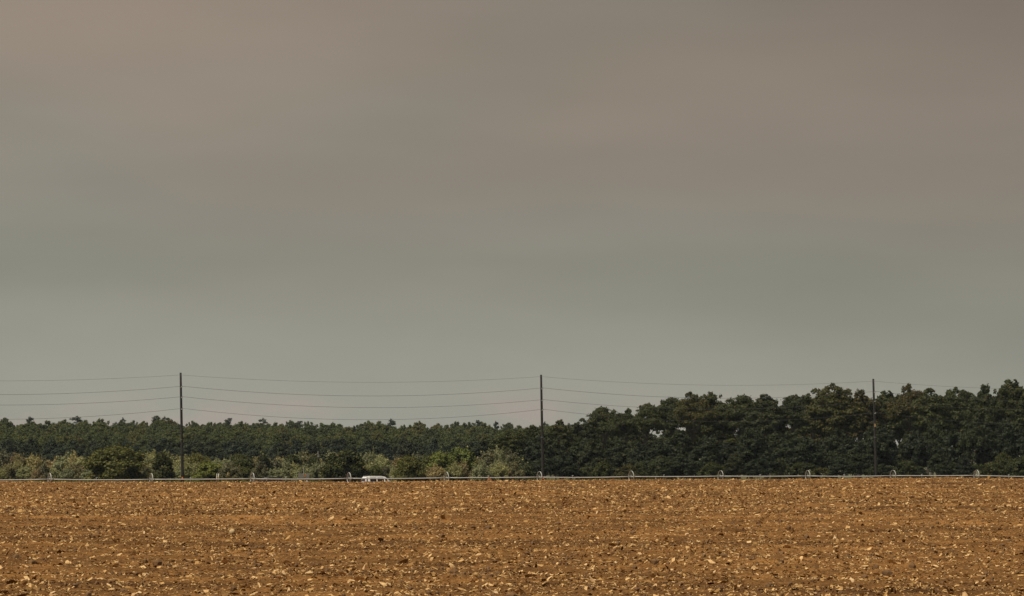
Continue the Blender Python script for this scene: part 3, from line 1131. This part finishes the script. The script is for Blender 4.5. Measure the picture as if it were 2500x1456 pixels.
def slab(name, corners, thick, mat, parent):
    """thin pane from four coplanar corners, pushed outwards by its thickness"""
    c = [Vector(p) for p in corners]
    nrm = (c[1] - c[0]).cross(c[3] - c[0]).normalized()
    bm = bmesh.new()
    a = [bm.verts.new(p - nrm * 0.004) for p in c]
    b_ = [bm.verts.new(p + nrm * thick) for p in c]
    bm.faces.new(a[::-1])
    bm.faces.new(b_)
    for i in range(4):
        bm.faces.new((a[i], a[(i + 1) % 4], b_[(i + 1) % 4], b_[i]))
    bmesh.ops.recalc_face_normals(bm, faces=bm.faces)
    me = bpy.data.meshes.new(name)
    bm.to_mesh(me)
    bm.free()
    me.materials.append(mat)
    return link(name, me, parent)


# white van, heading right and away
VN = ROAD_N - 1.8
yv = Y_on(918, VN)
van = empty('white_van', (X_at(918, yv), yv, -2.556), PHI)
tag(van, 'white van with dark side windows driving right, its roof showing above the field', 'van')
HW = 0.98
z_roof = Z_at(1163.6, yv) + 2.556


def inset(x, z):
    return 0.0 if z < 1.12 else (z - 1.12) / (z_roof - 1.12) * 0.17


# x: rear -1.85 ... windscreen base 1.75, nose 2.95
zr = z_roof
low = [(-1.86, 0.30), (2.85, 0.28), (2.96, 0.50), (2.93, 0.80), (2.70, 0.98), (1.86, 1.13), (-1.91, 1.13), (-1.95, 0.55)]
MB().prism(low, -HW, HW, None, 0.035).build('body', M['white_paint'], van)
cab = [(-1.90, 1.125), (1.84, 1.125), (1.10, zr - 0.05), (0.80, zr), (-1.05, zr), (-1.60, zr - 0.03), (-1.78, zr - 0.16)]
MB().prism(cab, -HW + 0.004, HW - 0.004, inset, 0.03).build('cabin', M['white_paint'], van)
zt_, zb_ = zr - 0.17, 1.16


def side_pane(name, x0b, x1b, x0t, x1t, s):
    yb = HW - 0.004 - inset(0, zb_)
    yt = HW - 0.004 - inset(0, zt_)
    cs = [(x0b, s * yb, zb_), (x1b, s * yb, zb_), (x1t, s * yt, zt_), (x0t, s * yt, zt_)]
    if s > 0:
        cs = [cs[1], cs[0], cs[3], cs[2]]
    return slab(name, cs, 0.006, M['glass'], van)


for s in (-1, 1):
    side_pane('side_window', -1.20, -0.24, -1.18, -0.24, s)
    side_pane('side_window', -0.10, 0.92, -0.10, 0.82, s)
    side_pane('side_window', 1.08, 1.70, 0.98, 1.06, s)
    side_pane('side_window', -1.74, -1.56, -1.66, -1.52, s)
    MB().box((1.45, s * (HW + 0.13), 1.18), (0.12, 0.2, 0.16), bevel=0.03).build('wing_mirror', M['white_paint'], van)
    MB().box((0.05, s * (HW + 0.012), 0.98), (0.18, 0.03, 0.035), bevel=0.01).build('door_handle', M['dark_paint'], van)
    MB().box((-1.90, s * (HW - 0.14), 1.05), (0.08, 0.16, 0.55), bevel=0.02).build('tail_light', M['red_lens'], van)
    MB().box((2.86, s * (HW - 0.25), 0.80), (0.14, 0.36, 0.18), bevel=0.03).build('headlight', M['clear_lens'], van)
ang = math.atan2(zr - 0.05 - 1.13, 1.86 - 1.10)
slab('windscreen', [(1.81, -0.80, 1.19), (1.81, 0.80, 1.19), (1.16, 0.72, zr - 0.10), (1.16, -0.72, zr - 0.10)], 0.012, M['glass'], van)
slab('rear_window', [(-1.905, 0.76, 1.2), (-1.905, -0.76, 1.2), (-1.81, -0.70, zr - 0.24), (-1.81, 0.70, zr - 0.24)], 0.012, M['glass'], van)
MB().box((-1.45, 0, zr + 0.005), (0.52, 1.35, 0.07), bevel=0.03).build('roof_spoiler', M['white_paint'], van)
for s in (-1, 1):
    MB().tube([(-0.9, s * 0.68, zr + 0.0), (-0.85, s * 0.68, zr + 0.045), (0.62, s * 0.68, zr + 0.045), (0.67, s * 0.68, zr)], 0.018, 6).build('roof_rail', M['white_paint'], van)
MB().box((-1.95, 0, 0.46), (0.14, 1.8, 0.22), bevel=0.04).build('bumper', M['white_paint'], van)
MB().box((2.93, 0, 0.42), (0.14, 1.8, 0.22), bevel=0.04).build('bumper', M['white_paint'], van)
add_wheels(van, (-1.15, 1.95), HW, 0.34)

# dark pickup, heading left and towards the camera
TN = ROAD_N + 1.8
yt_ = Y_on(664, TN)
pk = empty('dark_pickup', (X_at(664, yt_), yt_, -2.556), PHI + math.pi)
tag(pk, 'dark pickup truck driving left with a pale shining windscreen, mostly hidden by the field edge', 'pickup')
zr2 = Z_at(1165.3, yt_) + 2.556
HW2 = 1.0


def inset2(x, z):
    return 0.0 if z < 1.32 else (z - 1.32) / (zr2 - 1.32) * 0.16


# forward = +x; cab from -1.2 to 1.35
low = [(-3.2, 0.55), (2.55, 0.45), (2.66, 0.70), (2.62, 1.15), (2.45, 1.27), (1.42, 1.33), (-3.2, 1.30)]
MB().prism(low, -HW2, HW2, None, 0.03).build('body', M['dark_paint'], pk)
cab = [(-1.26, 1.315), (1.42, 1.315), (0.86, zr2 - 0.03), (0.60, zr2), (-1.02, zr2), (-1.18, zr2 - 0.06)]
MB().prism(cab, -HW2 + 0.004, HW2 - 0.004, inset2, 0.03).build('cab', M['dark_paint'], pk)
for s in (-1, 1):
    for (x0b, x1b, x0t, x1t) in ((-1.12, -0.12, -1.08, -0.12), (-0.02, 1.22, -0.02, 0.80)):
        yb, ytp = HW2 - 0.004 - inset2(0, 1.38), HW2 - 0.004 - inset2(0, zr2 - 0.12)
        cs = [(x0b, s * yb, 1.38), (x1b, s * yb, 1.38), (x1t, s * ytp, zr2 - 0.12), (x0t, s * ytp, zr2 - 0.12)]
        if s > 0:
            cs = [cs[1], cs[0], cs[3], cs[2]]
        slab('side_window', cs, 0.006, M['glass'], pk)
    MB().box((1.12, s * (HW2 + 0.14), 1.42), (0.12, 0.22, 0.22), bevel=0.03).build('wing_mirror', M['chrome'], pk)
    MB().box((2.60, s * (HW2 - 0.2), 1.0), (0.12, 0.34, 0.26), bevel=0.03).build('headlight', M['clear_lens'], pk)
    MB().box((-3.2, s * (HW2 - 0.1), 1.05), (0.08, 0.16, 0.4), bevel=0.02).build('tail_light', M['red_lens'], pk)
    MB().box((-0.3, s * (HW2 + 0.012), 1.18), (0.18, 0.03, 0.035), bevel=0.01).build('door_handle', M['chrome'], pk)
slab('windscreen', [(1.38, -0.84, 1.38), (1.38, 0.84, 1.38), (0.90, 0.76, zr2 - 0.07), (0.90, -0.76, zr2 - 0.07)], 0.012, M['screen'], pk)
MB().box((2.68, 0, 0.98), (0.06, 1.2, 0.34), bevel=0.02).build('grille', M['chrome'], pk)
MB().box((2.70, 0, 0.62), (0.16, 1.95, 0.24), bevel=0.04).build('bumper', M['chrome'], pk)
MB().box((1.95, 0, 1.335), (0.95, 1.1, 0.05), bevel=0.02).build('hood_scoop', M['dark_paint'], pk)
add_wheels(pk, (-2.2, 1.75), HW2, 0.40)

# ================================================================== roadside items
# twin white marker posts
for px, lab, sleeve in ((529.6, 'left of two white marker posts right of the left pole, with a cream sleeve', True),
                        (533.8, 'right of two white marker posts right of the left pole, with a yellowish band', False)):
    Y = 474.0
    x = X_at(px, Y)
    g = ground_at(x, Y)
    p = empty('marker_post', (x, Y, g - 0.2))
    tag(p, lab, 'post', 'twin white marker posts')
    h = Z_at(1156.8, Y) - g + 0.2
    MB().tube([(0, 0, 0), (0, 0, h - 0.03), (0, 0, h)], [0.045, 0.045, 0.025], 10).build('shaft', M['post_white'], p, True)
    z0 = Z_at(1170.5, Y) - g + 0.2
    z1 = Z_at(1163.5 if sleeve else 1162.5, Y) - g + 0.2
    MB().tube([(0, 0, z0 - 0.3), (0, 0, z1 - 0.08), (0, 0, z1)], [0.075 if sleeve else 0.058] * 2 + [0.05], 10).build('sleeve', M['post_cream'], p, True)

# grey equipment cart with a mast
Y = 476.0
x = X_at(741, Y)
g = ground_at(x, Y)
ct = empty('equipment_cart', (x, Y, g))
tag(ct, 'weathered grey equipment cart with orange panel and thin braced mast before the shrubs', 'cart')
zt1, zb1 = Z_at(1156, Y) - g, Z_at(1167, Y) - g
u = Y / 8000.0
for b_i in range(4):
    z = zb1 + (zt1 - zb1) * (b_i + 0.5) / 4
    MB().box((-6.5 * u, 0, z), (14.5 * u, 0.05, (zt1 - zb1) / 4 - 0.02)).build('board', M['grey_board'], ct)
    MB().box((10.0 * u, 0.02, z), (8.5 * u, 0.05, (zt1 - zb1) / 4 - 0.02)).build('board', M['grey_board'], ct)
for xx in (-13.0 * u, 13.2 * u):
    MB().box((xx, 0.045, zb1 / 2 + zt1 / 2), (0.05, 0.05, zt1 - zb1)).build('stake', M['grey_board'], ct)
MB().box((3.6 * u, 0.03, (zb1 + zt1) / 2 + 0.02), (4.0 * u, 0.10, (zt1 - zb1) * 0.6), bevel=0.02).build('orange_panel', M['rust'], ct)
MB().box((0, 0.45, zb1 - 0.06), (28 * u, 1.0, 0.08)).build('deck', M['grey_board'], ct)
zm = Z_at(1141, Y) - g
MB().tube([(0, -0.06, 0.05), (0, -0.06, zm)], [0.045, 0.028], 8).build('mast', M['pale_bark'], ct, True)
MB().tube([(0, -0.06, zm - 0.15), (9.5 * u, 0.0, zt1)], 0.016, 6).build('brace', M['pale_bark'], ct, True)
for xx in (-9 * u, 9 * u):
    for yy in (0.05, 0.85):
        w = MB().tube([(0, -0.07, 0), (0, 0.07, 0)], 0.30, 20).build('wheel', M['tyre'], ct, True)
        w.location = (xx, yy, 0.30)
        MB().tube([(0, -0.08, 0), (0, 0.08, 0)], 0.16, 14).build('rim', M['rim'], w, True)
MB().tube([(-9 * u, 0.45, 0.30), (9 * u, 0.45, 0.30)], 0.04, 6).build('axle_beam', M['galv'], ct)
for xx in (-9 * u, 9 * u):
    MB().box((xx, 0.45, (zb1 - 0.10 + 0.30) / 2), (0.10, 0.9, zb1 - 0.10 - 0.26)).build('support', M['galv'], ct)

# ================================================================== field details
def in_view_xy(n, y0, y1, power, margin=1.2):
    """random ground points, denser towards the near edge"""
    t = rng.random(n)
    p = 1 - power
    y = (y0 ** p + t * (y1 ** p - y0 ** p)) ** (1 / p)
    x = rng.uniform(-1, 1, n) * 0.156 * margin * y
    return x, y


def rotmats(tilt, az, spin):
    """local frame: normal tilted by 'tilt' towards azimuth 'az', spun about the normal"""
    nz = np.stack([np.sin(tilt) * np.cos(az), np.sin(tilt) * np.sin(az), np.cos(tilt)], -1)
    ref = np.stack([np.cos(spin), np.sin(spin), np.zeros_like(spin)], -1)
    a = ref - nz * np.sum(ref * nz, -1, keepdims=True)
    a /= np.linalg.norm(a, axis=-1, keepdims=True)
    b_ = np.cross(nz, a)
    return a, b_, nz


def flakes(x, y, length, width, tilt, z_off=0.0):
    """bent, torn scraps: two quads each with uneven ends"""
    n = len(x)
    a, b_, nz = rotmats(tilt, rng.uniform(0, 2 * math.pi, n), rng.uniform(0, 2 * math.pi, n))
    L = length[:, None]
    W = width[:, None]
    c = np.stack([x, y, field_z(x, y) + z_off], -1)
    lift = L * np.sin(tilt)[:, None] * 0.30
    c = c + np.array([0, 0, 1.0]) * (lift + 0.004)
    r = lambda lo, hi: rng.uniform(lo, hi, n)[:, None]
    bend0, bend1 = r(-0.35, 0.15) * L, r(-0.35, 0.15) * L
    v = np.stack([c - a * L * r(0.35, 0.6) - b_ * W * r(0.05, 0.5) + nz * bend0,
                  c - a * L * r(0.35, 0.6) + b_ * W * r(0.05, 0.5) + nz * bend0,
                  c + a * L * r(-0.1, 0.1) + b_ * W * r(0.3, 0.6),
                  c + a * L * r(-0.1, 0.1) - b_ * W * r(0.3, 0.6),
                  c + a * L * r(0.3, 0.6) + b_ * W * r(0.0, 0.5) + nz * bend1,
                  c + a * L * r(0.3, 0.6) - b_ * W * r(0.0, 0.5) + nz * bend1], 1).reshape(-1, 3)
    k = np.arange(n)[:, None] * 6
    f = np.concatenate([k + np.array([[0, 3, 2, 1]]), k + np.array([[3, 5, 4, 2]])], 0)
    return v, f


def patchy(x, y):
    return vnoise(x / 7.0, y / 2.6, 8) * 0.6 + vnoise(x / 1.1, y / 1.0, 9) * 0.4


x, y = in_view_xy(135000, 46, 206, 0.45)
keep = rng.random(len(x)) < (0.10 + 1.3 * patchy(x, y))
x, y = x[keep], y[keep]
n = len(x)
ln = np.exp(rng.normal(math.log(0.064), 0.46, n)).clip(0.025, 0.20)
wd = ln * rng.uniform(0.15, 0.70, n)
# coarser residue left standing up on the far half, where tillage was lighter
xf, yf = in_view_xy(60000, 105, 206, 0.1)
keep = rng.random(len(xf)) < (0.15 + 1.3 * patchy(xf, yf))
xf, yf = xf[keep], yf[keep]
lf = np.exp(rng.normal(math.log(0.10), 0.4, len(xf))).clip(0.05, 0.24)
x, y, ln, wd = np.concatenate([x, xf]), np.concatenate([y, yf]), np.concatenate([ln, lf]), np.concatenate([wd, lf * rng.uniform(0.2, 0.6, len(xf))])
n = len(x)
V, Fq = flakes(x, y, ln, wd, np.abs(rng.normal(0.2, 0.42, n)).clip(0, 1.2))
# fine chaff and stalk ends: single slivers
x, y = in_view_xy(320000, 46, 206, 0.30)
keep = rng.random(len(x)) < (0.35 + 0.9 * patchy(x + 40, y))
x, y = x[keep], y[keep]
n = len(x)
tl = np.abs(rng.normal(0.3, 0.45, n)).clip(0, 1.3)
a, b_, nz = rotmats(tl, rng.uniform(0, 2 * math.pi, n), rng.uniform(0, 2 * math.pi, n))
L = np.exp(rng.normal(math.log(0.038), 0.45, n)).clip(0.012, 0.14)[:, None]
W = L * rng.uniform(0.12, 0.6, n)[:, None]
c = np.stack([x, y, field_z(x, y) + 0.005], -1) + np.array([0, 0, 1.0]) * L * np.sin(tl)[:, None] * 0.4
k1, k2 = rng.uniform(0.2, 1.0, (2, n, 1))
V2 = np.stack([c - a * L * 0.5 - b_ * W * 0.5 * k1, c + a * L * 0.5 - b_ * W * 0.5 * k2, c + a * L * 0.45 * k1 + b_ * W * 0.5, c - a * L * 0.5 * k2 + b_ * W * 0.5], 1).reshape(-1, 3)
F2 = np.arange(n * 4).reshape(n, 4) + len(V)
lit = link('crop_litter', mesh_np('crop_litter', np.concatenate([V, V2]), np.concatenate([Fq, F2]), M['husk']))
tag(lit, 'dry husk and stalk litter strewn over the ploughed field', 'litter', kind='stuff')

# soil clods
ico = bmesh.new()
bmesh.ops.create_icosphere(ico, subdivisions=1, radius=1.0)
iv = np.array([v.co[:] for v in ico.verts])
jf = np.array([[v.index for v in f.verts] for f in ico.faces])
ico.free()
N2 = 8000
x, y = in_view_xy(N2, 46, 204, 0.35)
rad = np.exp(rng.normal(math.log(0.028), 0.42, N2)).clip(0.012, 0.11)
c = np.stack([x, y, field_z(x, y) + rad * 0.25], -1)
sc3 = rng.uniform(0.65, 1.35, (N2, 1, 3)) * rad[:, None, None]
V = iv[None] * sc3 * rng.uniform(0.75, 1.25, (N2, len(iv), 1)) + c[:, None]
Fq = (jf[None] + (np.arange(N2) * len(iv))[:, None, None]).reshape(-1, 3)
cl = link('soil_clods', mesh_np('soil_clods', V.reshape(-1, 3), Fq, M['clod']))
tag(cl, 'crumbly brown soil clods scattered over the ploughed field', 'soil', kind='stuff')

# the largest pale scraps, each a thing of its own
protos = []
for k in range(12):
    rg = np.random.default_rng(700 + k)
    nseg, nw = 5, 3
    g_ = []
    for i in range(nseg):
        t = i / (nseg - 1) - 0.5
        wdt = (0.34 + 0.16 * rg.random()) * math.cos(t * 2.2) * rg.uniform(0.7, 1.2) + 0.06
        for j in range(nw):
            s = j / (nw - 1) - 0.5
            g_.append((t + rg.normal() * 0.05, s * wdt * 2 * (0.45 + 0.25 * rg.random()), (0.25 - t * t * 4 * 0.25) * rg.uniform(-0.2, 1.0) + s * s * rg.uniform(-0.3, 0.8) + rg.normal() * 0.03))
    g_ = np.array(g_)
    ii = np.arange(nseg * nw).reshape(nseg, nw)
    qf = np.stack([ii[:-1, :-1], ii[1:, :-1], ii[1:, 1:], ii[:-1, 1:]], -1).reshape(-1, 4)
    me = mesh_np('husk_scrap', g_, qf, M['pale_husk'], True)
    protos.append(me)
x, y = in_view_xy(280, 49, 120, 1.2, 1.0)
for i in range(280):
    o = link('husk_scrap', protos[rng.integers(12)])
    size = float(np.exp(rng.normal(math.log(0.108), 0.25)).clip(0.07, 0.18))
    tl = abs(rng.normal(0.45, 0.3))
    o.rotation_mode = 'QUATERNION'
    az = rng.uniform(0, 2 * math.pi)
    q = Vector((0, 0, 1)).rotation_difference(Vector((math.sin(tl) * math.cos(az), math.sin(tl) * math.sin(az) - 0.15, math.cos(tl))).normalized())
    from mathutils import Quaternion
    o.rotation_quaternion = q @ Quaternion((0, 0, 1), rng.uniform(0, 2 * math.pi))
    o.scale = (size, size * rng.uniform(0.6, 1.1), size * 0.8)
    z = float(field_z(np.array([x[i]]), np.array([y[i]]))[0])
    o.location = (x[i], y[i], z + size * math.sin(min(tl, 1.2)) * 0.30 + 0.012)
    tag(o, 'larger pale dry husk scrap lying on the near half of the ploughed field', 'husk scrap', 'larger pale husk scraps on the field')

# single pale round flake, the palest disc on the field
Y = 85.0
while True:
    xx = X_at(567, Y)
    z = float(field_z(np.array([xx]), np.array([Y]))[0])
    if HORIZON - z / Y * 8000 > 1300 or Y < 50:
        break
    Y -= 0.2
bm = bmesh.new()
bmesh.ops.create_icosphere(bm, subdivisions=3, radius=1.0)
for v in bm.verts:
    q = 1 + 0.08 * math.sin(v.co.x * 5 + 1) * math.cos(v.co.z * 4)
    v.co = Vector((v.co.x * 0.075 * q, v.co.y * 0.05, v.co.z * 0.072 * q))
me = bpy.data.meshes.new('pale_stone')
bm.to_mesh(me)
bm.free()
me.materials.append(plain('pale_stone', (0.50, 0.37, 0.19), 0.85, noise=0.2, scale=20))
for p in me.polygons:
    p.use_smooth = True
st = link('pale_stone', me)
st.location = (xx, Y, z + 0.045)
tag(st, 'single round pale yellowish stone on the left part of the field', 'stone')

# reddish mound of earth breaking the field's skyline
Y = CREST - 2.5
xx = X_at(1194, Y)
gz0 = ground_at(xx, Y)
bm = bmesh.new()
bmesh.ops.create_grid(bm, x_segments=28, y_segments=20, size=1.0)
for v in bm.verts:
    X_, Y_ = v.co.x * 0.42, v.co.y * 0.40
    h = 0.21 * math.exp(-((X_ + 0.02) / 0.075) ** 2 - (Y_ / 0.16) ** 2) + 0.13 * math.exp(-((X_ - 0.10) / 0.09) ** 2 - (Y_ / 0.16) ** 2) + 0.09 * math.exp(-(X_ / 0.2) ** 2 - (Y_ / 0.22) ** 2)
    h += (float(vnoise(np.array([X_ * 22]), np.array([Y_ * 22]), 3)[0]) - 0.5) * 0.05
    v.co = Vector((X_, Y_, h - 0.05))
me = bpy.data.meshes.new('earth_mound')
bm.to_mesh(me)
bm.free()
me.materials.append(M['red_soil'])
md = link('earth_mound', me)
md.location = (xx, Y, gz0 + 0.02)
tag(md, 'small reddish-brown mound of earth on the field skyline, in front of the pipe', 'mound')

# ================================================================== thin haze over the land
HZ = 32e-6
mh = bpy.data.materials.new('thin_haze')
mh.use_nodes = True
nt = mh.node_tree
nt.nodes.clear()
vo = nt.nodes.new('ShaderNodeVolumePrincipled')
vo.inputs['Color'].default_value = (0.74, 0.88, 1.0, 1)
vo.inputs['Density'].default_value = HZ
oo = nt.nodes.new('ShaderNodeOutputMaterial')
nt.links.new(vo.outputs[0], oo.inputs['Volume'])
hz = MB().box((0, 1150, 8.5), (2900, 3100, 27)).build('haze', mh)
tag(hz, 'thin pale haze hanging over the fields and woods', 'haze', kind='stuff')
